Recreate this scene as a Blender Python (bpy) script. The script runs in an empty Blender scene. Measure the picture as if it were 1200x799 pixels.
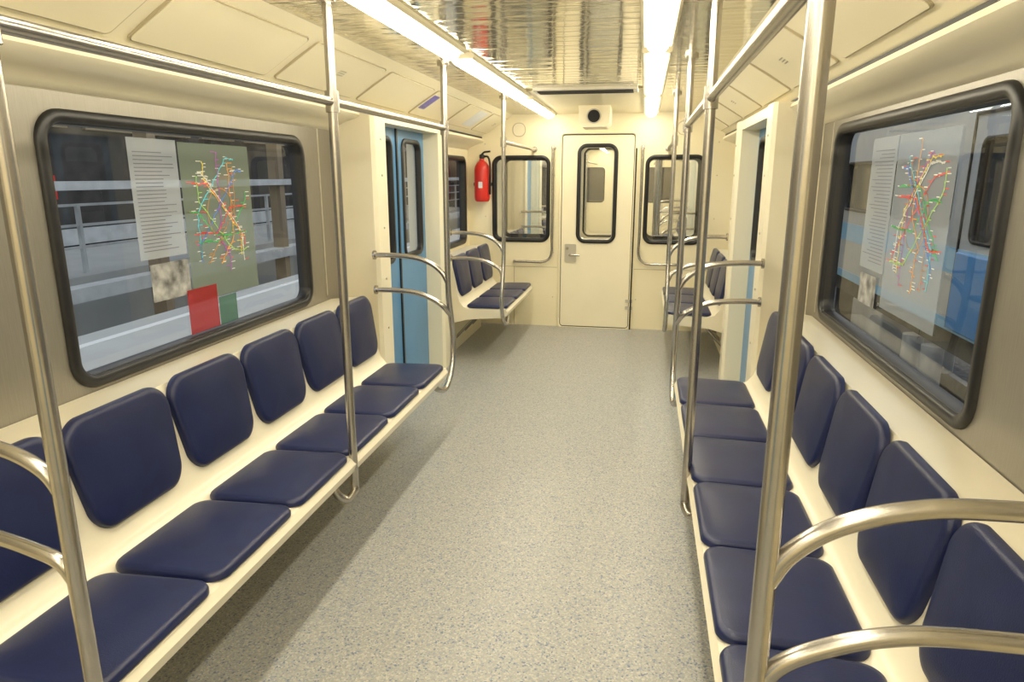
import bpy, bmesh, math, random
from mathutils import Vector, Matrix
random.seed(7)
scene = bpy.context.scene
COL = scene.collection
try:
    scene.view_settings.view_transform = 'Standard'
    scene.view_settings.look = 'None'
    scene.view_settings.exposure = 0.0
except Exception as e:
    print(e)

# ------------------------------------------------------------------ materials
def newmat(name):
    m = bpy.data.materials.new(name); m.use_nodes = True
    nt = m.node_tree; nt.nodes.clear()
    out = nt.nodes.new('ShaderNodeOutputMaterial')
    return m, nt, out

def pmat(name, col, rough=0.5, metal=0.0, var=0.04, scale=8.0, bump=0.0, bscale=200.0, stretch=None, coat=0.0, spec=0.5):
    m, nt, out = newmat(name)
    b = nt.nodes.new('ShaderNodeBsdfPrincipled')
    tc = nt.nodes.new('ShaderNodeTexCoord')
    mp = nt.nodes.new('ShaderNodeMapping')
    if stretch: mp.inputs['Scale'].default_value = stretch
    nt.links.new(tc.outputs['Object'], mp.inputs['Vector'])
    n = nt.nodes.new('ShaderNodeTexNoise'); n.inputs['Scale'].default_value = scale
    n.inputs['Detail'].default_value = 3
    nt.links.new(mp.outputs[0], n.inputs['Vector'])
    r = nt.nodes.new('ShaderNodeValToRGB')
    r.color_ramp.elements[0].position = 0.3; r.color_ramp.elements[1].position = 0.7
    r.color_ramp.elements[0].color = (*[max(0, c*(1-var)) for c in col], 1)
    r.color_ramp.elements[1].color = (*[min(1, c*(1+var)) for c in col], 1)
    nt.links.new(n.outputs['Fac'], r.inputs[0])
    nt.links.new(r.outputs[0], b.inputs['Base Color'])
    b.inputs['Roughness'].default_value = rough
    b.inputs['Metallic'].default_value = metal
    b.inputs['Specular IOR Level'].default_value = spec
    b.inputs['Coat Weight'].default_value = coat
    b.inputs['Coat Roughness'].default_value = 0.15
    if bump > 0:
        n2 = nt.nodes.new('ShaderNodeTexNoise'); n2.inputs['Scale'].default_value = bscale
        nt.links.new(mp.outputs[0], n2.inputs['Vector'])
        bp = nt.nodes.new('ShaderNodeBump'); bp.inputs['Strength'].default_value = bump
        bp.inputs['Distance'].default_value = 0.01
        nt.links.new(n2.outputs['Fac'], bp.inputs['Height'])
        nt.links.new(bp.outputs[0], b.inputs['Normal'])
    nt.links.new(b.outputs[0], out.inputs[0])
    return m

def emat(name, col, s):
    m, nt, out = newmat(name)
    e = nt.nodes.new('ShaderNodeEmission'); e.inputs[0].default_value = (*col, 1); e.inputs[1].default_value = s
    nt.links.new(e.outputs[0], out.inputs[0]); return m

def glassmat(name, tint=(0.97, 0.98, 0.98), base=0.04, gain=0.9):
    """thin pane: Schlick reflectance, same from both faces"""
    m, nt, out = newmat(name)
    t = nt.nodes.new('ShaderNodeBsdfTransparent'); t.inputs[0].default_value = (*tint, 1)
    g = nt.nodes.new('ShaderNodeBsdfGlossy'); g.inputs['Roughness'].default_value = 0.0
    lw = nt.nodes.new('ShaderNodeLayerWeight'); lw.inputs['Blend'].default_value = 0.5
    p = nt.nodes.new('ShaderNodeMath'); p.operation = 'POWER'; p.inputs[1].default_value = 5.0
    nt.links.new(lw.outputs['Facing'], p.inputs[0])
    a = nt.nodes.new('ShaderNodeMath'); a.operation = 'MULTIPLY_ADD'; a.use_clamp = True
    a.inputs[1].default_value = gain; a.inputs[2].default_value = base
    nt.links.new(p.outputs[0], a.inputs[0])
    mx = nt.nodes.new('ShaderNodeMixShader')
    nt.links.new(a.outputs[0], mx.inputs[0]); nt.links.new(t.outputs[0], mx.inputs[1]); nt.links.new(g.outputs[0], mx.inputs[2])
    nt.links.new(mx.outputs[0], out.inputs[0]); return m

def filmmat(name, col, alpha):
    m, nt, out = newmat(name)
    t = nt.nodes.new('ShaderNodeBsdfTransparent')
    d = nt.nodes.new('ShaderNodeBsdfPrincipled'); d.inputs['Base Color'].default_value = (*col, 1); d.inputs['Roughness'].default_value = .5
    tr = nt.nodes.new('ShaderNodeBsdfTranslucent'); tr.inputs[0].default_value = (*col, 1)
    ad = nt.nodes.new('ShaderNodeMixShader'); ad.inputs[0].default_value = 0.4
    nt.links.new(d.outputs[0], ad.inputs[1]); nt.links.new(tr.outputs[0], ad.inputs[2])
    mx = nt.nodes.new('ShaderNodeMixShader'); mx.inputs[0].default_value = alpha
    nt.links.new(t.outputs[0], mx.inputs[1]); nt.links.new(ad.outputs[0], mx.inputs[2])
    nt.links.new(mx.outputs[0], out.inputs[0]); return m

def floormat():
    m, nt, out = newmat('speckled_linoleum')
    b = nt.nodes.new('ShaderNodeBsdfPrincipled')
    tc = nt.nodes.new('ShaderNodeTexCoord')
    v = nt.nodes.new('ShaderNodeTexVoronoi'); v.inputs['Scale'].default_value = 175
    nt.links.new(tc.outputs['Object'], v.inputs['Vector'])
    sx = nt.nodes.new('ShaderNodeSeparateColor'); nt.links.new(v.outputs['Color'], sx.inputs[0])
    r = nt.nodes.new('ShaderNodeValToRGB'); r.color_ramp.interpolation = 'CONSTANT'
    els = r.color_ramp.elements
    els[0].position = 0; els[0].color = (0.345, 0.345, 0.33, 1)
    els[1].position = 0.42; els[1].color = (0.41, 0.405, 0.375, 1)
    for p, c in ((0.70, (0.27, 0.30, 0.35, 1)), (0.83, (0.49, 0.475, 0.43, 1)), (0.94, (0.15, 0.19, 0.28, 1))):
        e = els.new(p); e.color = c
    nt.links.new(sx.outputs[0], r.inputs[0])
    n = nt.nodes.new('ShaderNodeTexNoise'); n.inputs['Scale'].default_value = 2.5; n.inputs['Detail'].default_value = 4
    nt.links.new(tc.outputs['Object'], n.inputs['Vector'])
    r2 = nt.nodes.new('ShaderNodeValToRGB')
    r2.color_ramp.elements[0].color = (0.9, 0.9, 0.9, 1); r2.color_ramp.elements[1].color = (1, 1, 1, 1)
    nt.links.new(n.outputs['Fac'], r2.inputs[0])
    mx = nt.nodes.new('ShaderNodeMix'); mx.data_type = 'RGBA'; mx.blend_type = 'MULTIPLY'; mx.inputs[0].default_value = 1
    nt.links.new(r.outputs[0], mx.inputs[6]); nt.links.new(r2.outputs[0], mx.inputs[7])
    nt.links.new(mx.outputs[2], b.inputs['Base Color'])
    b.inputs['Roughness'].default_value = 0.36
    b.inputs['Specular IOR Level'].default_value = 0.5
    nt.links.new(b.outputs[0], out.inputs[0]); return m

def ceilmat():
    m, nt, out = newmat('glossy_slatted_ceiling')
    b = nt.nodes.new('ShaderNodeBsdfPrincipled')
    b.inputs['Base Color'].default_value = (0.76, 0.71, 0.55, 1)
    b.inputs['Metallic'].default_value = 0.6; b.inputs['Roughness'].default_value = 0.08
    tc = nt.nodes.new('ShaderNodeTexCoord')
    n = nt.nodes.new('ShaderNodeTexNoise'); n.inputs['Scale'].default_value = 5
    mp = nt.nodes.new('ShaderNodeMapping'); mp.inputs['Scale'].default_value = (0.6, 2.5, 1)
    nt.links.new(tc.outputs['Object'], mp.inputs[0]); nt.links.new(mp.outputs[0], n.inputs['Vector'])
    bp = nt.nodes.new('ShaderNodeBump'); bp.inputs['Strength'].default_value = 0.18; bp.inputs['Distance'].default_value = 0.02
    nt.links.new(n.outputs['Fac'], bp.inputs['Height']); nt.links.new(bp.outputs[0], b.inputs['Normal'])
    nt.links.new(b.outputs[0], out.inputs[0]); return m

M_cream = pmat('cream_plastic', (0.88, 0.81, 0.62), 0.32, var=0.02, scale=3, coat=0.2)
M_cream2 = pmat('cream_painted_panel', (0.89, 0.81, 0.58), 0.35, var=0.02, scale=2)
M_shell = pmat('ivory_fibreglass', (0.83, 0.77, 0.61), 0.3, var=0.02, scale=4, coat=0.3)
M_metal = pmat('brushed_wall_laminate', (0.28, 0.26, 0.22), 0.38, metal=0.5, var=0.06, scale=20, stretch=(1, 12, 0.6))
M_steel = pmat('satin_steel_tube', (0.50, 0.47, 0.43), 0.27, metal=1.0, var=0.04, scale=30)
M_alu = pmat('aluminium_trim', (0.6, 0.57, 0.5), 0.35, metal=0.8, var=0.05)
M_rubber = pmat('black_rubber', (0.010, 0.010, 0.012), 0.4, var=0.2, scale=30)
M_navy = pmat('navy_vinyl', (0.012, 0.019, 0.078), 0.34, var=0.10, scale=14, bump=0.12, bscale=350)
M_blue = pmat('blue_door_paint', (0.09, 0.26, 0.50), 0.3, var=0.05, scale=4)
M_dark = pmat('dark_gap', (0.03, 0.03, 0.03), 0.6)
M_groove = pmat('panel_seam', (0.50, 0.43, 0.28), 0.5)
M_red = pmat('red_enamel', (0.65, 0.03, 0.02), 0.3)
M_white = pmat('white_paint', (0.8, 0.82, 0.82), 0.4)
M_purple = pmat('violet_print', (0.16, 0.14, 0.5), 0.4, var=0.5, scale=60)
M_floor = floormat()
M_ceil = ceilmat()
M_lamp = emat('fluorescent_diffuser', (1.0, 0.91, 0.70), 28)
M_glass = glassmat('window_glass')
M_glass_r = glassmat('window_glass_reflective', base=0.14)

# ------------------------------------------------------------------ helpers
def empty(name, loc=(0, 0, 0), parent=None):
    e = bpy.data.objects.new(name, None); e.location = loc; e.empty_display_size = 0.1
    COL.objects.link(e)
    if parent: e.parent = parent
    return e

def mk(name, verts, faces, mat, parent=None, smooth=False, mats=None, fm=None, recalc=True):
    me = bpy.data.meshes.new(name); me.from_pydata([tuple(v) for v in verts], [], faces)
    if mats:
        for m_ in mats: me.materials.append(m_)
        if fm:
            for p, i in zip(me.polygons, fm): p.material_index = i
    else:
        me.materials.append(mat)
    if recalc:
        bm = bmesh.new(); bm.from_mesh(me)
        bmesh.ops.recalc_face_normals(bm, faces=bm.faces); bm.to_mesh(me); bm.free()
    if smooth:
        for p in me.polygons: p.use_smooth = True
    o = bpy.data.objects.new(name, me); COL.objects.link(o)
    if parent: o.parent = parent
    return o

def autosmooth(o, ang=35):
    bm = bmesh.new(); bm.from_mesh(o.data)
    for e in bm.edges:
        if len(e.link_faces) == 2 and e.calc_face_angle(0) > math.radians(ang): e.smooth = False
    for f in bm.faces: f.smooth = True
    bm.to_mesh(o.data); bm.free()

def box(name, x0, x1, y0, y1, z0, z1, mat, parent=None, bevel=0.0):
    x0, x1 = min(x0, x1), max(x0, x1)
    v = [(x0,y0,z0),(x1,y0,z0),(x1,y1,z0),(x0,y1,z0),(x0,y0,z1),(x1,y0,z1),(x1,y1,z1),(x0,y1,z1)]
    f = [(0,3,2,1),(4,5,6,7),(0,1,5,4),(1,2,6,5),(2,3,7,6),(3,0,4,7)]
    o = mk(name, v, f, mat, parent)
    if bevel > 0:
        b = o.modifiers.new('bevel', 'BEVEL'); b.width = bevel; b.segments = 3
    return o

def catmull(pts, n=8):
    P = [Vector(p) for p in pts]; out = []
    for i in range(len(P)-1):
        p0 = P[i-1] if i > 0 else P[i]*2-P[i+1]
        p1, p2 = P[i], P[i+1]
        p3 = P[i+2] if i+2 < len(P) else P[i+1]*2-P[i]
        for k in range(n):
            t = k/n
            out.append(0.5*((2*p1)+(-p0+p2)*t+(2*p0-5*p1+4*p2-p3)*t*t+(-p0+3*p1-3*p2+p3)*t**3))
    out.append(P[-1]); return out

def tube(name, pts, r, mat, parent=None, smooth=False, seg=14):
    P = catmull(pts) if smooth else [Vector(p) for p in pts]
    verts = []; faces = []
    up = None
    for i, p in enumerate(P):
        if i == 0: t = (P[1]-P[0])
        elif i == len(P)-1: t = (P[-1]-P[-2])
        else: t = (P[i+1]-P[i-1])
        t.normalize()
        if up is None:
            a = Vector((0,0,1)) if abs(t.z) < 0.9 else Vector((1,0,0))
            up = (a - t*a.dot(t)).normalized()
        else:
            up = (up - t*up.dot(t)).normalized()
        s_ = t.cross(up)
        for k in range(seg):
            an = 2*math.pi*k/seg
            verts.append(p + (up*math.cos(an)+s_*math.sin(an))*r)
    for i in range(len(P)-1):
        for k in range(seg):
            k2 = (k+1) % seg
            faces.append((i*seg+k, i*seg+k2, (i+1)*seg+k2, (i+1)*seg+k))
    faces.append(tuple(range(seg))[::-1]); faces.append(tuple((len(P)-1)*seg+k for k in range(seg)))
    o = mk(name, verts, faces, mat, parent); autosmooth(o, 50); return o

def rr(a0, a1, b0, b1, r, n=8):
    pts = []
    for cx, cy, st in ((a1-r, b1-r, 0), (a0+r, b1-r, 90), (a0+r, b0+r, 180), (a1-r, b0+r, 270)):
        for k in range(n+1):
            an = math.radians(st+90*k/n); pts.append((cx+r*math.cos(an), cy+r*math.sin(an)))
    return pts

# mappings (a,b,d) -> xyz, d goes toward the inside of the car
def side(s, X): return lambda a, b, d: (s*(X-d), a, b)
def endm(Y, s=1): return lambda a, b, d: (a, Y-s*d, b)

def holed(name, mp, a0, a1, b0, b1, holes, mat, parent=None, thick=0.0):
    """panel with rounded window holes (h=(a0,a1,b0,b1,r))"""
    As = sorted({a0, a1, *[h[0] for h in holes], *[h[1] for h in holes]})
    Bs = sorted({b0, b1, *[h[2] for h in holes], *[h[3] for h in holes]})
    verts = []; faces = []
    def addv(a, b): verts.append(mp(a, b, 0)); return len(verts)-1
    for i in range(len(As)-1):
        for j in range(len(Bs)-1):
            ca, cb = (As[i]+As[i+1])/2, (Bs[j]+Bs[j+1])/2
            if any(h[0] < ca < h[1] and h[2] < cb < h[3] for h in holes): continue
            faces.append((addv(As[i], Bs[j]), addv(As[i+1], Bs[j]), addv(As[i+1], Bs[j+1]), addv(As[i], Bs[j+1])))
    for h in holes:
        inn = rr(*h)
        corners = [(h[1], h[3]), (h[0], h[3]), (h[0], h[2]), (h[1], h[2])]
        n = len(inn)//4
        for q in range(4):
            c = addv(*corners[q]); idx = [addv(*inn[q*n+k]) for k in range(n)]
            for k in range(n-1): faces.append((c, idx[k], idx[k+1]))
    o = mk(name, verts, faces, mat, parent, recalc=False)
    bm = bmesh.new(); bm.from_mesh(o.data)
    bmesh.ops.remove_doubles(bm, verts=bm.verts, dist=1e-5)
    bm.normal_update()
    dirv = Vector(mp(0, 0, 1))-Vector(mp(0, 0, 0))
    for f in bm.faces:
        if f.normal.dot(dirv) < 0: f.normal_flip()
    bm.to_mesh(o.data); bm.free()
    if thick > 0:
        m_ = o.modifiers.new('solid', 'SOLIDIFY'); m_.thickness = thick; m_.offset = -1
    return o

def ringframe(name, mp, rect, r, w, d0, d1, mat, parent=None, lip=0.004):
    a0, a1, b0, b1 = rect
    o_ = rr(a0, a1, b0, b1, r); o2 = rr(a0+lip, a1-lip, b0+lip, b1-lip, max(r-lip, .001))
    i2 = rr(a0+w-lip, a1-w+lip, b0+w-lip, b1-w+lip, max(r-w+lip, .004)); i_ = rr(a0+w, a1-w, b0+w, b1-w, max(r-w, .004))
    loops = [[mp(a, b, d0) for a, b in o_], [mp(a, b, d1-lip) for a, b in o_], [mp(a, b, d1) for a, b in o2],
             [mp(a, b, d1) for a, b in i2], [mp(a, b, d1-lip) for a, b in i_], [mp(a, b, d0) for a, b in i_]]
    n = len(o_); verts = [v for l in loops for v in l]; faces = []
    for l in range(6):
        l2 = (l+1) % 6
        for k in range(n):
            k2 = (k+1) % n
            faces.append((l*n+k, l*n+k2, l2*n+k2, l2*n+k))
    o = mk(name, verts, faces, mat, parent); autosmooth(o, 50); return o

def rrplate(name, mp, rect, r, d0, d1, mat, parent=None):
    p = rr(*rect, r); n = len(p)
    verts = [mp(a, b, d0) for a, b in p]+[mp(a, b, d1) for a, b in p]
    faces = [tuple(range(n)), tuple(range(n, 2*n))]+[(k, (k+1) % n, n+(k+1) % n, n+k) for k in range(n)]
    return mk(name, verts, faces, mat, parent)

def quad(name, mp, rect, d, mat, parent=None):
    a0, a1, b0, b1 = rect
    return mk(name, [mp(a0,b0,d), mp(a1,b0,d), mp(a1,b1,d), mp(a0,b1,d)], [(0,1,2,3)], mat, parent)

def extrude_profile(name, prof, y0, y1, mat, parent=None, s=1, closed=True, ang=30):
    n = len(prof)
    verts = [(s*x, y0, z) for x, z in prof]+[(s*x, y1, z) for x, z in prof]
    rng = n if closed else n-1
    faces = [(k, (k+1) % n, n+(k+1) % n, n+k) for k in range(rng)]
    if closed: faces += [tuple(range(n)), tuple(range(n, 2*n))]
    o = mk(name, verts, faces, mat, parent); autosmooth(o, ang); return o

def pad(name, mp, rect, r, t, mat, parent, taper=1.0, base=0.0, crown=0.012):
    a0, a1, b0, b1 = rect; ca, cb = (a0+a1)/2, (b0+b1)/2
    o_ = rr(a0, a1, b0, b1, r, 10); n = len(o_)
    prof = [(1.0, 0), (1.0, t*.45), (0.985, t*.75), (0.955, t*.95), (0.90, t), (0.7, t+crown*.6), (0.4, t+crown*.9)]
    verts = []; faces = []
    for sc, d in prof:
        for a, b in o_:
            f = (b-b0)/(b1-b0); w = taper+(1-taper)*min(1, f*1.3)
            bb = cb+(b-cb)*sc
            aa = ca+(a-ca)*sc*w
            if f > .5: bb += 0.012*(f-.5)*2*(1-((a-ca)/((a1-a0)/2))**2)*sc
            verts.append(mp(aa, bb, base+d))
    verts.append(mp(ca, cb, base+t+crown)); c = len(verts)-1
    for l in range(len(prof)-1):
        for k in range(n):
            k2 = (k+1) % n
            faces.append((l*n+k, l*n+k2, (l+1)*n+k2, (l+1)*n+k))
    L = (len(prof)-1)*n
    for k in range(n): faces.append((L+k, L+(k+1) % n, c))
    faces.append(tuple(range(n)))
    o = mk(name, verts, faces, mat, parent); autosmooth(o, 60); return o

# ------------------------------------------------------------------ dimensions
XW = 1.30; ZC = 2.07; YE = 6.81; YB = -2.6
DOORS = [(3.95, 5.05), (-1.2, -0.1)]

# ------------------------------------------------------------------ floor, ceiling
box('floor', -1.36, 1.36, YB, YE+0.05, -0.06, 0.0, M_floor)
box('ceiling', -0.86, 0.86, YB, YE+0.05, ZC+0.012, ZC+0.05, M_cream2)
verts = []; faces = []
y = YB
while y < 4.80:
    for (x0, x1) in ((-0.40, 0.40),):
        y1 = y+0.096
        i = len(verts)
        pr = [(y, ZC+0.012), (y+0.004, ZC), (y1-0.004, ZC), (y1, ZC+0.012)]
        for yy, zz in pr: verts += [(x0, yy, zz), (x1, yy, zz)]
        for k in range(3): faces.append((i+2*k, i+2*k+1, i+2*k+3, i+2*k+2))
    y += 0.1
mk('trim_1_ceiling_slats', verts, faces, M_ceil)
for k, s in enumerate((-1, 1)):
    box('trim_%d_ceiling_edge' % (k+2), s*0.54, s*0.86, YB, YE, ZC, ZC+0.011, M_ceil)
box('trim_4_ceiling_end', -0.40, 0.40, 4.98, YE, ZC, ZC+0.011, M_cream2)

# ------------------------------------------------------------------ lamps
for s in (-1, 1):
    for (y0, y1) in ((-2.5, -0.52), (-0.38, 1.39), (1.53, 3.30), (3.44, 5.16), (5.30, 6.70)):
        e = empty('ceiling_light')
        prof = [(0.400, ZC+.01), (0.400, ZC-0.012), (0.41, ZC-0.02), (0.53, ZC-0.02), (0.54, ZC-0.012), (0.54, ZC+.01)]
        extrude_profile('housing', prof, y0, y1, M_cream2, e, s)
        pr = []
        for k in range(9):
            an = math.pi*k/8
            pr.append((0.47-0.046*math.cos(an), ZC-0.018-0.032*math.sin(an)))
        extrude_profile('diffuser', pr, y0+0.03, y1-0.03, M_lamp, e, s)

# ------------------------------------------------------------------ cove + soffit
cove = [(0.83, ZC+.012), (0.88, 2.045), (1.0, 1.975), (1.13, 1.89), (1.165, 1.865)]
for i, s in enumerate((-1, 1)):
    nm = ('left', 'right')[i]
    prof = cove+[(1.165, 1.90), (1.32, 1.98), (1.32, 2.12), (0.83, 2.12)]
    extrude_profile('trim_%d_cove_%s' % (5+i, nm), prof, YB, YE, M_cream2, None, s, ang=40)
    box('trim_%d_slot_%s' % (7+i, nm), s*1.15, s*1.19, YB, YE, 1.853, 1.866, M_dark)
    prof = [(1.155, 1.853), (1.135, 1.846), (1.130, 1.828), (1.15, 1.812), (1.22, 1.79), (1.28, 1.765), (1.30, 1.745), (1.32, 1.745), (1.32, 1.853)]
    extrude_profile('trim_%d_soffit_%s' % (9+i, nm), prof, YB, YE, M_cream, None, s, ang=50)
    p0 = Vector((0.88, 2.045)); p1 = Vector((1.13, 1.89)); dv = (p1-p0); Lc = dv.length; dv.normalize()
    nv = Vector((-dv.y, dv.x))
    if nv.y > 0: nv = -nv
    def cm(a, b, d, s=s, p0=p0, dv=dv, nv=nv):
        q = p0+dv*b+nv*d; return (s*q.x, a, q.y)
    yy = -2.3; j = 0
    e = empty('ceiling_hatch_panels')
    while yy < 6.4:
        L = 0.78
        ringframe('seam_%d' % j, cm, (yy, yy+L, 0.02, Lc-0.02), 0.02, 0.005, -0.012, 0.006, M_groove, e, lip=0.001)
        rrplate('hatch_%d' % j, cm, (yy+.006, yy+L-.006, 0.026, Lc-0.026), 0.018, -0.012, 0.0075, M_cream2, e)
        if j % 2 == 0:
            vv = []; ff = []
            for a in range(5):
                for b in range(3):
                    ca, cb = yy+L/2+a*0.014, 0.12+b*0.014
                    i0 = len(vv)
                    for k in range(6):
                        vv.append(cm(ca+.004*math.cos(k*math.pi/3), cb+.004*math.sin(k*math.pi/3), 0.0085))
                    ff.append(tuple(range(i0, i0+6)))
            mk('speaker_holes_%d' % j, vv, ff, M_dark, e)
        yy += 0.85; j += 1
    if s < 0:
        rrplate('information_sticker_a', cm, (4.52, 4.64, 0.06, 0.20), 0.01, 0.006, 0.0095, M_purple, e)
        rrplate('information_sticker_b', cm, (5.75, 6.05, 0.04, 0.24), 0.01, 0.006, 0.0095, M_white, e)

# ------------------------------------------------------------------ side walls
WIN = {-1: (1.76, 3.38, 0.825, 1.695), 1: (1.85, 3.48, 0.832, 1.725)}
wn = 1
def window(mp, rect, r=0.10, w=0.040, parentname=None, glass=None, proud=0.016):
    global wn
    glass = glass or M_glass
    e = empty('window_%d' % wn); wn += 1
    ringframe('rubber_frame', mp, rect, r, w, -0.05, proud, M_rubber, e, lip=0.008)
    a0, a1, b0, b1 = rect
    ringframe('inner_trim', mp, (a0+w-.004, a1-w+.004, b0+w-.004, b1-w+.004), r-w+.004, 0.008, -0.05, 0.004, M_rubber, e, lip=0.002)
    quad('glass', mp, (a0+.03, a1-.03, b0+.03, b1-.03), -0.03, glass, e)
    return e
for i, s in enumerate((-1, 1)):
    nm = ('left', 'right')[i]
    mp = side(s, XW)
    W = WIN[s]; ins = 0.02
    hole = (W[0]+ins, W[1]-ins, W[2]+ins, W[3]-ins, 0.09)
    f = (5.62, 6.70, 0.84, 1.68)
    hole2 = (f[0]+ins, f[1]-ins, f[2]+ins, f[3]-ins, 0.08)
    wl = empty('wall_'+nm)
    holed('metal_panel', mp, 0.06, 3.76, 0.78, 1.76, [hole], M_metal, wl, 0.05)
    holed('lower_panel', mp, 0.06, 3.76, 0.0, 0.78, [], M_cream2, wl, 0.05)
    holed('end_bay_panel', mp, 5.21, YE, 0.0, 1.80, [hole2], M_cream2, wl, 0.05)
    holed('rear_bay_panel', mp, YB, -1.4, 0.0, 1.80, [], M_cream2, wl, 0.05)
    window(mp, W)
    window(mp, f, r=0.09)
    for yy in (0.98, 3.55):
        box('joint_strip', s*1.296, s*1.302, yy, yy+0.012, 0.84, 1.745, M_alu, wl)
    for di, (d0, d1) in enumerate(DOORS):
        for (p0, p1) in ((d0-0.20, d0), (d1, d1+0.16)):
            prof = [(XW+.02, p0), (1.075, p0), (1.055, p0+.02), (1.055, p1-.02), (1.075, p1), (XW+.02, p1)]
            n = len(prof)
            vs = [(s*x, y, 0.0) for x, y in prof]+[(s*x, y, 1.855) for x, y in prof]
            fs = [(k, (k+1) % n, n+(k+1) % n, n+k) for k in range(n)]+[tuple(range(n)), tuple(range(n, 2*n))]
            pe = empty('door_pillar')
            mk('pillar_body', vs, fs, M_cream, pe)
            for zz in (0.6, 0.9, 1.2, 1.5, 1.7):
                box('screw', s*1.049, s*1.056, (p0+p1)/2-.006, (p0+p1)/2+.006, zz-.006, zz+.006, M_alu, pe, 0.002)
        de = empty('door_%d' % (1+di+2*i))
        box('door_header', s*1.07, s*1.33, d0, d1, 1.80, 1.855, M_cream, de)
        mid = d0+0.47*(d1-d0)
        dm = side(s, 1.19)
        for (l0, l1) in ((d0, mid-.004), (mid+.004, d1)):
            wr = (l0+0.09, l1-0.08, 0.93, 1.745)
            holed('leaf', dm, l0, l1, 0.01, 1.80, [(wr[0]+.01, wr[1]-.01, wr[2]+.01, wr[3]-.01, .07)], M_blue, de, 0.035)
            ringframe('leaf_window_frame', dm, wr, 0.08, 0.03, -0.03, 0.012, M_rubber, de)
            quad('leaf_glass', dm, (wr[0]+.02, wr[1]-.02, wr[2]+.02, wr[3]-.02), -0.015, M_glass, de)
        box('rubber_seal', s*1.18, s*1.2, mid-.012, mid+.012, 0.01, 1.80, M_rubber, de)
        box('threshold', s*1.08, s*1.33, d0, d1, 0.0, 0.012, M_alu, de)
    box('baseboard_'+nm, s*1.27, s*1.30, 0.1, 0.98, 0.0, 0.09, M_alu)

holed('wall_rear', endm(YB, -1), -1.35, 1.35, 0, 2.1, [], M_cream2, None, 0.05)  # unseen blank panel added to close in the light; real car runs on

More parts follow.
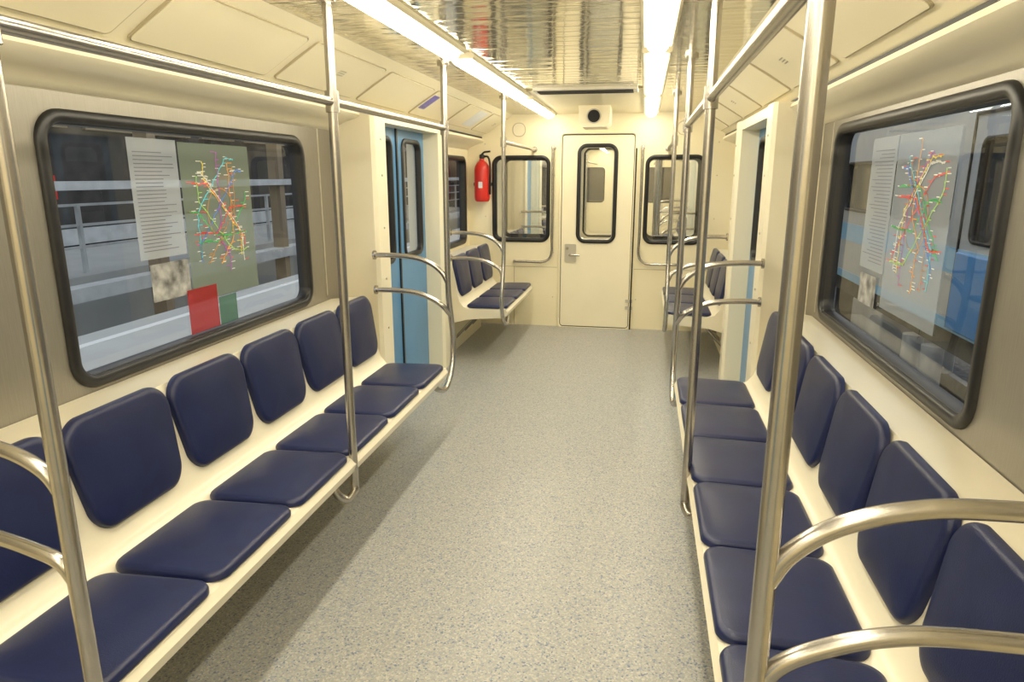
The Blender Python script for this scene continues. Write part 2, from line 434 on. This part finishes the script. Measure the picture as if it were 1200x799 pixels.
# ------------------------------------------------------------------ end wall
def endwall(Y, sgn, name, dname):
    mp = endm(Y, sgn)
    we = empty(name)
    wl = (-1.05, -0.467, 0.85, 1.69); wr_ = (0.44, 1.0, 0.85, 1.69); wd = (-0.206, 0.182, 0.85, 1.795)
    ins = .015
    hs = [(w[0]+ins, w[1]-ins, w[2]+ins, w[3]-ins, 0.08) for w in (wl, wr_)]
    hs.append((-0.34, 0.32, 0.02, 1.865, 0.03))
    holed('panel', mp, -1.32, 1.32, 0, 2.12, hs, M_cream2, we, 0.04)
    window(mp, wl, r=0.09, w=0.035, glass=M_glass_r); window(mp, wr_, r=0.09, w=0.035, glass=M_glass_r)
    de = empty(dname)
    dmp = endm(Y-0.012*sgn, sgn)
    holed('door_leaf', dmp, -0.35, 0.33, 0.012, 1.872, [(wd[0]+ins, wd[1]-ins, wd[2]+ins, wd[3]-ins, .08)], M_cream, de, 0.035)
    ringframe('door_surround', mp, (-0.378, 0.358, -0.02, 1.905), 0.05, 0.022, -0.0, 0.028, M_cream2, de)
    ringframe('door_gap', mp, (-0.356, 0.336, 0.005, 1.882), 0.035, 0.006, 0.0, 0.016, M_dark, de, lip=.001)
    ringframe('door_window_frame', dmp, wd, 0.09, 0.036, -0.03, 0.014, M_rubber, de)
    ringframe('door_window_trim', dmp, (wd[0]+.034, wd[1]-.034, wd[2]+.034, wd[3]-.034), 0.055, 0.008, -.03, 0.006, M_alu, de, lip=.002)
    quad('door_glass', dmp, (wd[0]+.025, wd[1]-.025, wd[2]+.025, wd[3]-.025), -0.015, M_glass_r, de)
    rrplate('lock_plate', dmp, (-0.315, -0.20, 0.66, 0.84), 0.012, 0, 0.008, M_alu, de)
    tube('lever', [dmp(-0.26, .735, 0.005), dmp(-0.26, .735, 0.05), dmp(-0.24, .735, 0.055), dmp(-0.16, .735, 0.055)], 0.010, M_steel, de)
    tube('lock_knob', [dmp(-0.285, .80, 0.005), dmp(-0.285, .80, 0.03)], 0.014, M_steel, de)
    for zz in (0.2, 0.27):
        box('hinge', 0.30, 0.37, min(Y-sgn*.03, Y-sgn*.015), max(Y-sgn*.03, Y-sgn*.015), zz, zz+.03, M_alu, de)
    for (a0, a1) in ((-1.3, -0.39), (0.37, 1.3)):
        quad('seam', mp, (a0, a1, 0.60, 0.605), 0.002, M_groove, we)
    for (a0, a1, b0, b1) in ((-0.83, -0.825, 0, 0.6), (0.80, 0.805, 0, 0.6)):
        quad('seam_v', mp, (a0, a1, b0, b1), 0.002, M_groove, we)
    for xx in (-0.78, 0.78):
        rrplate('speaker_grille', mp, (xx-.06, xx+.06, 1.87, 1.99), .055, 0, .006, M_cream, we)
        ringframe('speaker_ring', mp, (xx-.065, xx+.065, 1.865, 1.995), .06, .006, 0, .009, M_groove, we, lip=.001)
    for zz in (0.3, 0.75, 1.1, 1.5, 1.8):
        for xx in (-1.12, -0.43, 0.40, 1.1):
            rrplate('screw', mp, (xx-.006, xx+.006, zz-.006, zz+.006), .005, 0, .004, M_alu, we)
    tube('cable', [mp(0.352, 0.0, 0.035), mp(0.352, 0.5, 0.035), mp(0.352, 1.2, 0.035), mp(0.352, 1.75, .035)], 0.007, M_rubber, we)
    for q in (-1, 1):
        x0 = -0.44 if q < 0 else 0.41
        g = empty('end_wall_grab_handle')
        pts = [(x0, 1.76, 0.005), (x0, 1.76, 0.04), (x0, 1.72, 0.05), (x0, 1.3, 0.05), (x0, 0.9, 0.05), (x0, 0.76, 0.05), (x0+q*.03, 0.69, .05), (x0+q*.1, 0.66, .05), (x0+q*.25, 0.66, .05), (x0+q*.37, 0.66, .05), (x0+q*.385, .66, .005)]
        tube('rail', [mp(a, b, d) for a, b, d in pts], 0.013, M_steel, g, smooth=True)
        rrplate('flange', mp, (x0-.025, x0+.025, 1.735, 1.785), .024, 0, .01, M_steel, g)
    return we
endwall(YE, 1, 'wall_end', 'door_5')

# fire extinguisher in left end corner
fe = empty('fire_extinguisher')
bx, by = -1.13, 6.71
def lathe(name, prof, cx, cy, mat, parent, n=24):
    vs = []; fs = []
    for r, z in prof:
        for k in range(n):
            an = 2*math.pi*k/n; vs.append((cx+r*math.cos(an), cy+r*math.sin(an), z))
    for l in range(len(prof)-1):
        for k in range(n):
            fs.append((l*n+k, l*n+(k+1) % n, (l+1)*n+(k+1) % n, (l+1)*n+k))
    fs.append(tuple(range(n))); fs.append(tuple((len(prof)-1)*n+k for k in range(n)))
    o = mk(name, vs, fs, mat, parent); autosmooth(o, 40); return o
lathe('cylinder', [(0.06, 1.25), (0.072, 1.265), (0.075, 1.29), (0.075, 1.55), (0.068, 1.59), (0.045, 1.625), (0.025, 1.64), (0.022, 1.66)], bx, by, M_red, fe)
lathe('valve', [(0.02, 1.66), (0.026, 1.665), (0.026, 1.69), (0.018, 1.70)], bx, by, M_rubber, fe)
tube('lever_handle', [(bx, by, 1.70), (bx+.03, by-.02, 1.72), (bx+.09, by-.04, 1.725)], 0.009, M_rubber, fe)
tube('hose', [(bx+.02, by, 1.68), (bx+.07, by-.03, 1.67), (bx+.09, by-.04, 1.58), (bx+.085, by-.03, 1.4), (bx+.082, by-.02, 1.32)], 0.010, M_rubber, fe, smooth=True)
box('bracket', bx-.085, bx+.085, by+.0, YE, 1.40, 1.43, M_rubber, fe)
rrplate('label', endm(by-.076, 1), (bx-.02, bx+.02, 1.38, 1.44), .005, 0, .002, M_white, fe)

# cctv above the end door
cc = empty('cctv_camera')
prof = [(-0.13, ZC), (-0.13, 1.93), (-0.10, 1.895), (0.10, 1.895), (0.13, 1.93), (0.13, ZC)]
vs = [(x, 6.02 if z > 2.0 else 6.0, z) for x, z in prof]+[(x, 6.35, z) for x, z in prof]
n = 6
mk('housing', vs, [(k, (k+1) % n, n+(k+1) % n, n+k) for k in range(n)]+[tuple(range(n)), tuple(range(n, 2*n))], M_cream, cc)
tube('lens_bezel', [(0.0, 6.01, 1.985), (0, 5.975, 1.98)], 0.060, M_alu, cc, seg=28)
tube('lens', [(0.0, 5.99, 1.985), (0, 5.965, 1.978)], 0.050, M_rubber, cc, seg=28)

# ceiling grille
ge = empty('ceiling_air_grille')
box('frame', -0.33, 0.37, 4.80, 4.98, ZC-0.02, ZC+.005, M_alu, ge, .004)
for k in range(6):
    box('slat_%d' % k, -0.30, 0.34, 4.815+k*.027, 4.827+k*.027, ZC-0.026, ZC-0.018, M_dark, ge)

# ------------------------------------------------------------------ benches
shell_prof = [(1.296, .825), (1.15, .842), (1.10, .84), (1.082, .815), (1.072, .76), (1.04, .58), (1.012, .49), (0.98, .45), (0.93, .435),
              (0.70, .437), (0.655, .445), (0.625, .437), (0.61, .415), (0.618, .385), (0.65, .372), (0.95, .345), (1.08, .31), (1.12, .25), (1.296, .22)]
def bench(s, y0, n, pitch, name='train_bench'):
    e = empty(name)
    y1 = y0+n*pitch
    dx = 0.03 if s > 0 else 0.0
    prof = [(x+(dx if x < 1.2 else 0), z-(0.012 if z > .6 else 0)) for x, z in shell_prof]
    extrude_profile('shell', prof, y0-.015, y1+.015, M_shell, e, s, ang=38)
    t1 = Vector((1.082+dx, .803)); t0 = Vector((1.030+dx, .503)); dv = (t1-t0).normalized(); nv = Vector((-dv.y, dv.x))
    if nv.x > 0: nv = -nv
    for k in range(n):
        ya = y0+k*pitch; g = 0.007; sh = 0.022 if s < 0 else -0.02
        def bmap(a, b, d):
            q = t0+dv*b+nv*d; return (s*q.x, a+sh, q.y)
        pad('backrest_%d' % (k+1), bmap, (ya+g, ya+pitch-g, 0.012, 0.343), 0.07, 0.028, M_navy, e, taper=0.88, base=0.002)
        def smap(a, b, d):
            return (s*(0.985+dx-b), a, 0.436+b*.02+d)
        pad('seat_%d' % (k+1), smap, (ya+.006, ya+pitch-.006, 0.02, 0.360), 0.045, 0.024, M_navy, e, taper=0.97, base=0.002, crown=0.006)
    box('heater_cover', s*1.14, s*1.29, y0, y1, 0.0, 0.24, M_cream2, e)
    for yy in (y0+.35, (y0+y1)/2, y1-.35):
        tube('bracket', [(s*1.15, yy, .1), (s*.95, yy, .32), (s*.70, yy, .365)], .012, M_steel, e)
    return e

P = 0.43
for s in (-1, 1):
    bench(s, 1.0, 6, P)
    bench(s, 5.36, 3, 0.43)

# ------------------------------------------------------------------ poles and rails
PX = 0.625; RP = 0.0165
def endpole(name, s, x, Y, d, parent, wallx=1.06, bow=True, dz=0.0):
    if bow:
        pts = [(x, Y, ZC+.002), (x, Y, 1.2), (x, Y, 0.95), (x, Y+d*.012, 0.82), (x, Y+d*.05, 0.70), (x, Y+d*.085, 0.57), (x, Y+d*.07, 0.45),
               (x, Y+d*.0, 0.36), (x, Y-d*.10, 0.32), (x+s*.01, Y-d*.20, 0.345), (x+s*.03, Y-d*.24, .385)]
    else:
        pts = [(x, Y, ZC+.002), (x, Y, 1.2), (x, Y, 0.6), (x, Y, 0.38), (x, Y-.0, .33), (x+s*.02, Y+.02, .28), (x+s*.05, Y+.04, .30), (x+s*.07, Y+.05, .37)]
    tube('pole', pts, RP, M_steel, parent, smooth=True)
    for (z0, z1) in ((0.92, 1.06+dz), (0.73, 0.86+dz)):
        off = (d*.012 if z0 < .9 else 0)+(d*.03 if z0 < .8 else 0) if bow else 0
        tube('arm', [(x, Y+off, z0-.01), (x+s*.03, Y+.0, z0+.045+dz*.3), (x+s*.09, Y, z1-.045-dz*.3), (x+s*.18, Y, z1-.012), (x+s*.30, Y, z1), (s*wallx, Y, z1)], 0.0145, M_steel, parent, smooth=True)
        tube('arm_flange', [(s*(wallx-.012), Y, z1), (s*wallx, Y, z1)], .026, M_steel, parent)
    tube('ceiling_flange', [(x, Y, ZC-.015), (x, Y, ZC+.003)], .032, M_steel, parent)
    tube('clamp', [(x, Y, 1.71), (x, Y, 1.78)], RP+.007, M_steel, parent)

for s in (-1, 1):
    x = -0.625 if s < 0 else 0.640
    e = empty('grab_pole_set')
    yn = 1.015 if s < 0 else 0.95
    endpole('near', s, x, yn, -1, e, 1.30, bow=False, dz=-0.045 if s < 0 else 0)
    endpole('far', s, x, 3.68, 1, e)
    ym = 2.31 if s < 0 else 2.42
    tube('middle_pole', [(x, ym, ZC+.002), (x, ym, 1.2), (x, ym, 0.5), (x, ym, 0.34), (x, ym-.01, .30), (x+s*.02, ym-.03, .275), (x+s*.05, ym-.05, .30), (x+s*.07, ym-.05, .37)], RP, M_steel, e, smooth=True)
    tube('clamp_mid', [(x, ym, 1.71), (x, ym, 1.78)], RP+.007, M_steel, e)
    tube('ceiling_flange_mid', [(x, ym, ZC-.015), (x, ym, ZC+.003)], .032, M_steel, e)
    tube('top_rail', [(x, yn, 1.745), (x, 3.68, 1.745)], 0.0155, M_steel, e)
    e2 = empty('grab_pole_set')
    endpole('end_bay', s, x, 5.27, -1, e2)
    tube('top_rail', [(x, 5.27, 1.745), (x, 6.6, 1.745), (x, 6.74, 1.745), (x, YE, 1.745)], 0.0145, M_steel, e2)
    tube('flange', [(x, YE-.012, 1.745), (x, YE, 1.745)], .028, M_steel, e2)

# ------------------------------------------------------------------ stickers on windows
M_sheet = filmmat('printed_film_white', (0.62, 0.66, 0.68), 0.6)
M_mapfilm = filmmat('printed_film_map', (0.25, 0.30, 0.22), 0.7)
M_mapfilm2 = filmmat('printed_film_map_pale', (0.66, 0.72, 0.78), 0.40)
M_pred = filmmat('poster_red', (0.42, 0.03, 0.03), 0.92)
M_pgreen = filmmat('poster_green', (0.05, 0.16, 0.08), 0.85)
M_ptxt = pmat('print_ink_grey', (0.18, 0.18, 0.22), 0.6)
M_photo = pmat('photo_print', (0.28, 0.28, 0.28), 0.5, var=0.75, scale=18)
line_cols = [(0.75,.08,.06),(.05,.45,.12),(.08,.22,.7),(.1,.6,.75),(.5,.25,.08),(.8,.35,.05),(.4,.08,.45),(.85,.7,.1),(.75,.75,.70),(.35,.65,.12)]
M_lines = [pmat('map_line_%d' % i, c, .5) for i, c in enumerate(line_cols)]
def metromap(s, rect, film):
    mp = side(s, XW); e = empty('metro_map_poster')
    quad('film', mp, rect, -0.026, film, e)
    a0, a1, b0, b1 = rect; W_, H_ = a1-a0, b1-b0; ca, cb = (a0+a1)/2, (b0+b1)/2+.03
    vs = []; fs = []; fm = []
    def strip(p, q, w, mi, dep=-.0235):
        d = Vector((q[0]-p[0], q[1]-p[1]))
        if d.length < 1e-6: return
        d.normalize(); nrm = Vector((-d.y, d.x))*w/2
        i = len(vs)
        for (pt, sg) in ((p, 1), (q, 1), (q, -1), (p, -1)):
            vs.append(mp(pt[0]+nrm.x*sg, pt[1]+nrm.y*sg, dep))
        fs.append((i, i+1, i+2, i+3)); fm.append(mi)
    R = .095
    for k in range(28):
        t0, t1 = 2*math.pi*k/28, 2*math.pi*(k+1)/28
        strip((ca+R*math.cos(t0), cb+R*1.1*math.sin(t0)), (ca+R*math.cos(t1), cb+R*1.1*math.sin(t1)), .0045, 4)
    for li in range(12):
        an = math.pi*li/12+.15
        ox, oy = random.uniform(-.10, .10), random.uniform(-.11, .11)
        for sg in (-1, 1):
            th = an+(math.pi if sg < 0 else 0)+random.uniform(-.15, .15)
            kx = (W_/2-.03)*random.uniform(.8, 1)
            ky = (H_/2-.05)*random.uniform(.75, 1)
            cc_, ss_ = math.cos(th), math.sin(th)
            E = (ca+kx*math.copysign(abs(cc_)**.55, cc_), cb+ky*math.copysign(abs(ss_)**.7, ss_))
            M = (ca+ox, cb+oy)
            px, py = M
            nst = 12
            dx, dy = E[0]-M[0], E[1]-M[1]; dg = min(abs(dx), abs(dy))
            K = (M[0]+math.copysign(dg, dx), M[1]+math.copysign(dg, dy))
            tot = math.hypot(K[0]-M[0], K[1]-M[1])+math.hypot(E[0]-K[0], E[1]-K[1])
            l1 = tot-math.hypot(E[0]-K[0], E[1]-K[1])
            for k in range(1, nst+1):
                t = tot*k/nst
                if t <= l1: u = t/max(l1, 1e-5); q = (M[0]+(K[0]-M[0])*u, M[1]+(K[1]-M[1])*u)
                else: u = (t-l1)/max(tot-l1, 1e-5); q = (K[0]+(E[0]-K[0])*u, K[1]+(E[1]-K[1])*u)
                q = (min(max(q[0]+random.uniform(-.004, .004), a0+.015), a1-.015), min(max(q[1]+random.uniform(-.004, .004), b0+.02), b1-.02))
                strip((px, py), q, .0042, li % 10)
                strip((q[0]-.0035, q[1]), (q[0]+.0035, q[1]), .007, li % 10, -.0233)
                if k % 2 == 0 or k > 6:
                    lw = random.uniform(.014, .032); sx = random.choice((-1, 1)); x1 = q[0]+sx*(.006+lw)
                    if a0+.01 < x1 < a1-.01:
                        strip((q[0]+sx*.006, q[1]+.003), (x1, q[1]+.003), .0032, random.choice((8, 8, 0, li % 10)))
                px, py = q
    mk('map_lines', vs, fs, None, e, mats=M_lines, fm=fm, recalc=False)
def sheet(s, rect):
    mp = side(s, XW); e = empty('notice_poster')
    quad('film', mp, rect, -0.026, M_sheet, e)
    a0, a1, b0, b1 = rect; vs = []; fs = []
    b = b1-.05
    while b > b0+.02:
        i = len(vs); w = random.uniform(.6, .97)
        aa, ab = a0+.02, a0+.02+(a1-a0-.04)*w
        for pt in ((aa, b), (ab, b), (ab, b+.003), (aa, b+.003)): vs.append(mp(*pt, -.0235))
        fs.append((i, i+1, i+2, i+3)); b -= .0135
    mk('text_lines', vs, fs, M_ptxt, e, recalc=False)
metromap(-1, (2.43, 2.91, 1.00, 1.625), M_mapfilm)
sheet(-1, (2.16, 2.42, 1.20, 1.63))
quad('photo_poster', side(-1, XW), (2.20, 2.42, 1.04, 1.18), -.025, M_photo)
quad('red_poster', side(-1, XW), (2.39, 2.585, 0.875, 1.055), -.0243, M_pred)
quad('green_poster', side(-1, XW), (2.59, 2.72, 0.875, 0.995), -.0243, M_pgreen)
metromap(1, (2.24, 2.74, 1.02, 1.64), M_mapfilm2)
sheet(1, (2.75, 3.03, 1.14, 1.64))
quad('photo_poster', side(1, XW), (2.80, 3.0, 1.0, 1.12), -.025, M_photo)

# ------------------------------------------------------------------ outside: depot hall (left)
M_conc = pmat('platform_concrete', (0.44, 0.45, 0.44), 0.6, var=0.08, scale=1.2)
M_wallout = pmat('hall_wall_dark', (0.045, 0.040, 0.036), 0.7, var=0.6, scale=1.5)
M_gravel = pmat('track_ballast', (0.10, 0.095, 0.09), 0.9, var=0.5, scale=14)
M_paint = pmat('hall_white_steel', (0.50, 0.52, 0.53), 0.5, var=0.15, scale=3)
M_ochre = pmat('hall_ochre_wall', (0.26, 0.20, 0.13), 0.7, var=0.15, scale=2)
M_trblue = pmat('train_blue', (0.07, 0.30, 0.72), 0.35, var=0.04)
M_trlb = pmat('train_light_blue', (0.30, 0.58, 0.85), 0.35, var=0.03)
M_trwhite = pmat('train_grey_white', (0.55, 0.58, 0.60), 0.35, var=0.04)
M_darkglass = pmat('train_dark_glass', (0.06, 0.065, 0.07), 0.08, var=0.3, scale=2)
M_under = pmat('undercarriage_grey', (0.10, 0.10, 0.10), 0.5, var=0.4, scale=6)
box('depot_ground', -16, 12, -8, 34, -1.35, -1.2, M_gravel)
box('platform', -5.0, -1.55, -8, 33.9, -1.2, -0.05, M_conc)
box('platform', -11.9, -8.2, -8, 33.9, -1.2, -0.05, M_conc)
box('wall_depot_side', -12.3, -12, -8, 34, -1.2, 7, M_wallout)
box('wall_depot_far', -12.3, 8, 34, 34.3, -1.2, 7, M_wallout)
e = empty('platform_edge_line')
box('near_line', -4.7, -4.6, -8, 33.8, -.05, -.045, M_white, e)
e = empty('depot_wall_windows')
for k in range(20):
    box('pane', -11.99, -11.95, -7+k*2.1, -5.6+k*2.1, 2.6, 4.4, M_under, e)
    box('sill', -11.99, -11.90, -7.1+k*2.1, -5.5+k*2.1, 2.5, 2.58, M_ochre, e)
    if k % 3 == 0: box('notice', -11.99, -11.93, -6.4+k*2.1, -6.0+k*2.1, 1.0, 1.5, M_red, e)
box('band2', -11.99, -11.9, -8, 34, 0.0, 0.35, M_paint, e)
e = empty('platform_guard_railing')
for z in (0.35, 0.7, 1.02):
    box('bar', -8.5, -8.45, -8, 34, z, z+.04, M_paint, e)
for k in range(22):
    box('post', -8.5, -8.44, -7.5+k*1.9, -7.44+k*1.9, -0.05, 1.05, M_paint, e)
e = empty('maintenance_gantry')
box('beam', -7.6, -7.3, -8, 34, 1.30, 1.42, M_paint, e)
box('beam_low', -7.6, -7.3, -8, 34, -0.25, -0.05, M_paint, e)
box('beam_top', -7.6, -7.3, -8, 34, 2.3, 2.38, M_under, e)
for k in range(10):
    box('column', -7.6, -7.35, -6+k*4, -5.8+k*4, -1.2, 5.2, M_ochre, e)
    box('cross_arm', -7.55, -7.4, -5.9+k*4, -4.2+k*4, 2.6, 2.7, M_ochre, e)
e = empty('railway_track')
for k in (-5.6, -7.1):
    box('rail', k-.04, k+.04, -8, 34, -1.2, -1.02, M_alu, e)
for k in range(50):
    box('sleeper', -7.6, -5.1, -8+k*.8, -7.75+k*.8, -1.2, -1.12, M_conc, e)
for (yy, xx) in ((4.0, -3.9), (2.6, -3.0)):
    e = empty('platform_sign_post')
    tube('post', [(xx, yy, -.05), (xx, yy, 1.75)], .025, M_paint, e)
    tube('arm', [(xx, yy, 1.75), (xx, yy+.3, 1.78)], .025, M_paint, e)
    box('board', xx-.02, xx+.02, yy-.1, yy+.1, 0.85, 1.0, M_red, e)
    box('base', xx-.1, xx+.1, yy-.1, yy+.1, -.05, 0.0, M_dark, e)

# ------------------------------------------------------------------ outside: train on right
te = empty('parked_subway_train')
TX = 2.62
tm = lambda a, b, d: (TX+0.0-d, a, b)
pattern = []
starts = [4.05+4.4*k for k in range(-2, 5)]
for d0 in starts:
    pattern.append((d0+0.12, d0+0.50, 1.05, 1.75, .07)); pattern.append((d0+0.74, d0+1.12, 1.05, 1.75, .07))
    pattern.append((d0+1.45, d0+2.72, 1.13, 1.64, .09)); pattern.append((d0+2.95, d0+4.2, 1.13, 1.64, .09))
holed('body_side', tm, -6, 24, 0.42, 2.25, [h for h in pattern if h[1] < 24 and h[0] > -6], M_trwhite, te, .04)
for i, h in enumerate(pattern):
    if h[1] < 24 and h[0] > -6:
        ringframe('window_frame_%d' % i, tm, h[:4], h[4], .025, -.03, .01, M_rubber, te)
quad('window_glazing', tm, (-6, 24, 1.0, 1.8), -.038, M_darkglass, te)
box('stripe_upper', TX-.006, TX+.01, -6, 24, 0.82, 1.0, M_trlb, te)
box('lower_band', TX-.005, TX+.01, -6, 24, 0.42, 0.50, M_trlb, te)
for d0 in starts:
    if d0 > 22: continue
    box('door_leaf', TX-.02, TX+.01, d0+.63, d0+1.24, 0.44, 0.98, M_trblue, te, .01)
    box('door_leaf', TX-.02, TX+.01, d0+.02, d0+.61, 0.44, 0.98, M_trwhite, te, .01)
    for q in (0, .62, 1.25):
        box('door_joint', TX-.012, TX+.01, d0+q-.008, d0+q+.008, .44, 1.9, M_rubber, te)
    box('door_head', TX-.012, TX+.01, d0, d0+1.25, 1.89, 1.91, M_rubber, te)
prof = [(TX, 2.25), (TX+.06, 2.45), (TX+.3, 2.65), (TX+1.3, 2.78), (TX+2.3, 2.65), (TX+2.6, 2.25), (TX+2.6, .42), (TX+.04, .42), (TX+.04, 2.25)]
extrude_profile('roof_and_body', prof, -6, 24, M_trwhite, te)
box('underframe', TX+.1, TX+2.5, -6, 24, 0.22, 0.42, M_under, te)
for k in range(9):
    y = -4+k*3.1
    for dy in (0, 1.1):
        tube('wheel', [(TX+.12, y+dy, -.55), (TX+.24, y+dy, -.55)], .40, M_under, te, seg=28)
        tube('axle_box', [(TX+.0, y+dy, -.55), (TX+.12, y+dy, -.55)], .13, M_paint, te, seg=16)
    box('bogie_frame', TX+.02, TX+.14, y-.3, y+1.4, -.42, -.25, M_under, te, .03)
    for dy in (0.35, .75):
        tube('spring', [(TX+.07, y+dy, -.25), (TX+.07, y+dy, .22)], .08, M_paint, te)
    box('equipment_box', TX+.1, TX+.8, y+1.65, y+2.6, -.35, .22, M_paint if k % 2 else M_under, te, .02)
e = empty('railway_track')
box('rail_a', TX+.12, TX+.2, -8, 30, -1.2, -.95, M_under, e); box('rail_b', TX+1.7, TX+1.78, -8, 30, -1.2, -.95, M_under, e)

extrude_profile('car_roof_shell', [(-1.4, 2.0), (-1.2, 2.4), (0, 2.55), (1.2, 2.4), (1.4, 2.0), (1.36, 2.0), (1.17, 2.36), (0, 2.5), (-1.17, 2.36), (-1.36, 2.0)], YB, YE, M_trwhite)

# ------------------------------------------------------------------ adjacent car seen through the end windows
Y2 = 7.35
endwall(Y2, -1, 'wall_next_car_end', 'door_6')
nc = empty('next_car_interior')
box('next_floor', -1.32, 1.32, Y2, 16, -.05, 0, M_floor, nc)
box('next_ceiling', -1.32, 1.32, Y2, 16, ZC, ZC+.05, M_cream2, nc)
for s in (-1, 1):
    mp = side(s, 1.30)
    hs = [(7.7, 8.5, .84, 1.68, .08), (10.9, 12.5, .84, 1.68, .08)]
    holed('next_wall', mp, Y2, 16, 0, ZC, hs, M_metal, nc, .04)
    for h in hs: ringframe('next_window_frame', mp, h[:4], .09, .04, -.04, .015, M_rubber, nc)
    box('next_door', s*1.19, s*1.29, 9.0, 10.1, 0, 1.8, M_blue, nc)
    box('next_door_pillar', s*1.06, s*1.29, 8.82, 9.0, 0, 1.86, M_cream, nc)
    box('next_door_pillar', s*1.06, s*1.29, 10.1, 10.3, 0, 1.86, M_cream, nc)
    extrude_profile('next_cove', [(0.83, ZC), (1.15, 1.87), (1.13, 1.83), (1.29, 1.75), (1.29, ZC)], Y2, 16, M_cream2, nc, s)
    box('next_lamp', s*.43, s*.51, Y2+.3, 15.8, ZC-.03, ZC-.005, M_lamp, nc)
    for yy in (8.75, 10.35, 11.7, 13.0):
        tube('next_pole', [(s*PX, yy, .30), (s*PX, yy, ZC)], RP, M_steel, nc)
    tube('next_rail', [(s*PX, Y2+.05, 1.745), (s*PX, 15.9, 1.745)], RP, M_steel, nc)
    for yy in (8.75, 10.35, 13.0):
        for z in (.86, 1.05):
            tube('next_arm', [(s*PX, yy, z-.13), (s*.72, yy, z-.03), (s*.85, yy, z), (s*1.1, yy, z)], .0145, M_steel, nc, smooth=True)
    bench(s, 10.4, 6, P)
    bench(s, 7.42, 3, P)
holed('next_wall_end', endm(16, 1), -1.32, 1.32, 0, ZC, [(-.2, .2, .9, 1.75, .08), (-1.05, -.45, .9, 1.68, .08), (.45, 1.05, .9, 1.68, .08)], M_cream2, nc, .04)
for h in ((-.2, .2, .9, 1.75), (-1.05, -.45, .9, 1.68), (.45, 1.05, .9, 1.68)):
    ringframe('next_end_frame', endm(16, 1), h, .09, .04, -.04, .015, M_rubber, nc)
box('gangway_floor', -1.3, 1.3, YE+.06, Y2-.05, -.06, -.01, M_alu)

# ------------------------------------------------------------------ world
w = bpy.data.worlds.new('world'); scene.world = w; w.use_nodes = True
bg = w.node_tree.nodes.get('Background')
bg.inputs[0].default_value = (0.88, 0.94, 1.0, 1); bg.inputs[1].default_value = 1.15

# ------------------------------------------------------------------ camera
cam = bpy.data.cameras.new('camera'); co = bpy.data.objects.new('camera', cam); COL.objects.link(co)
cam.sensor_width = 36; cam.lens = 24.0; cam.clip_start = 0.02
co.location = (0.44, 0, 1.5)
co.rotation_euler = (math.radians(90-13.63), 0, math.radians(10.73))
scene.camera = co
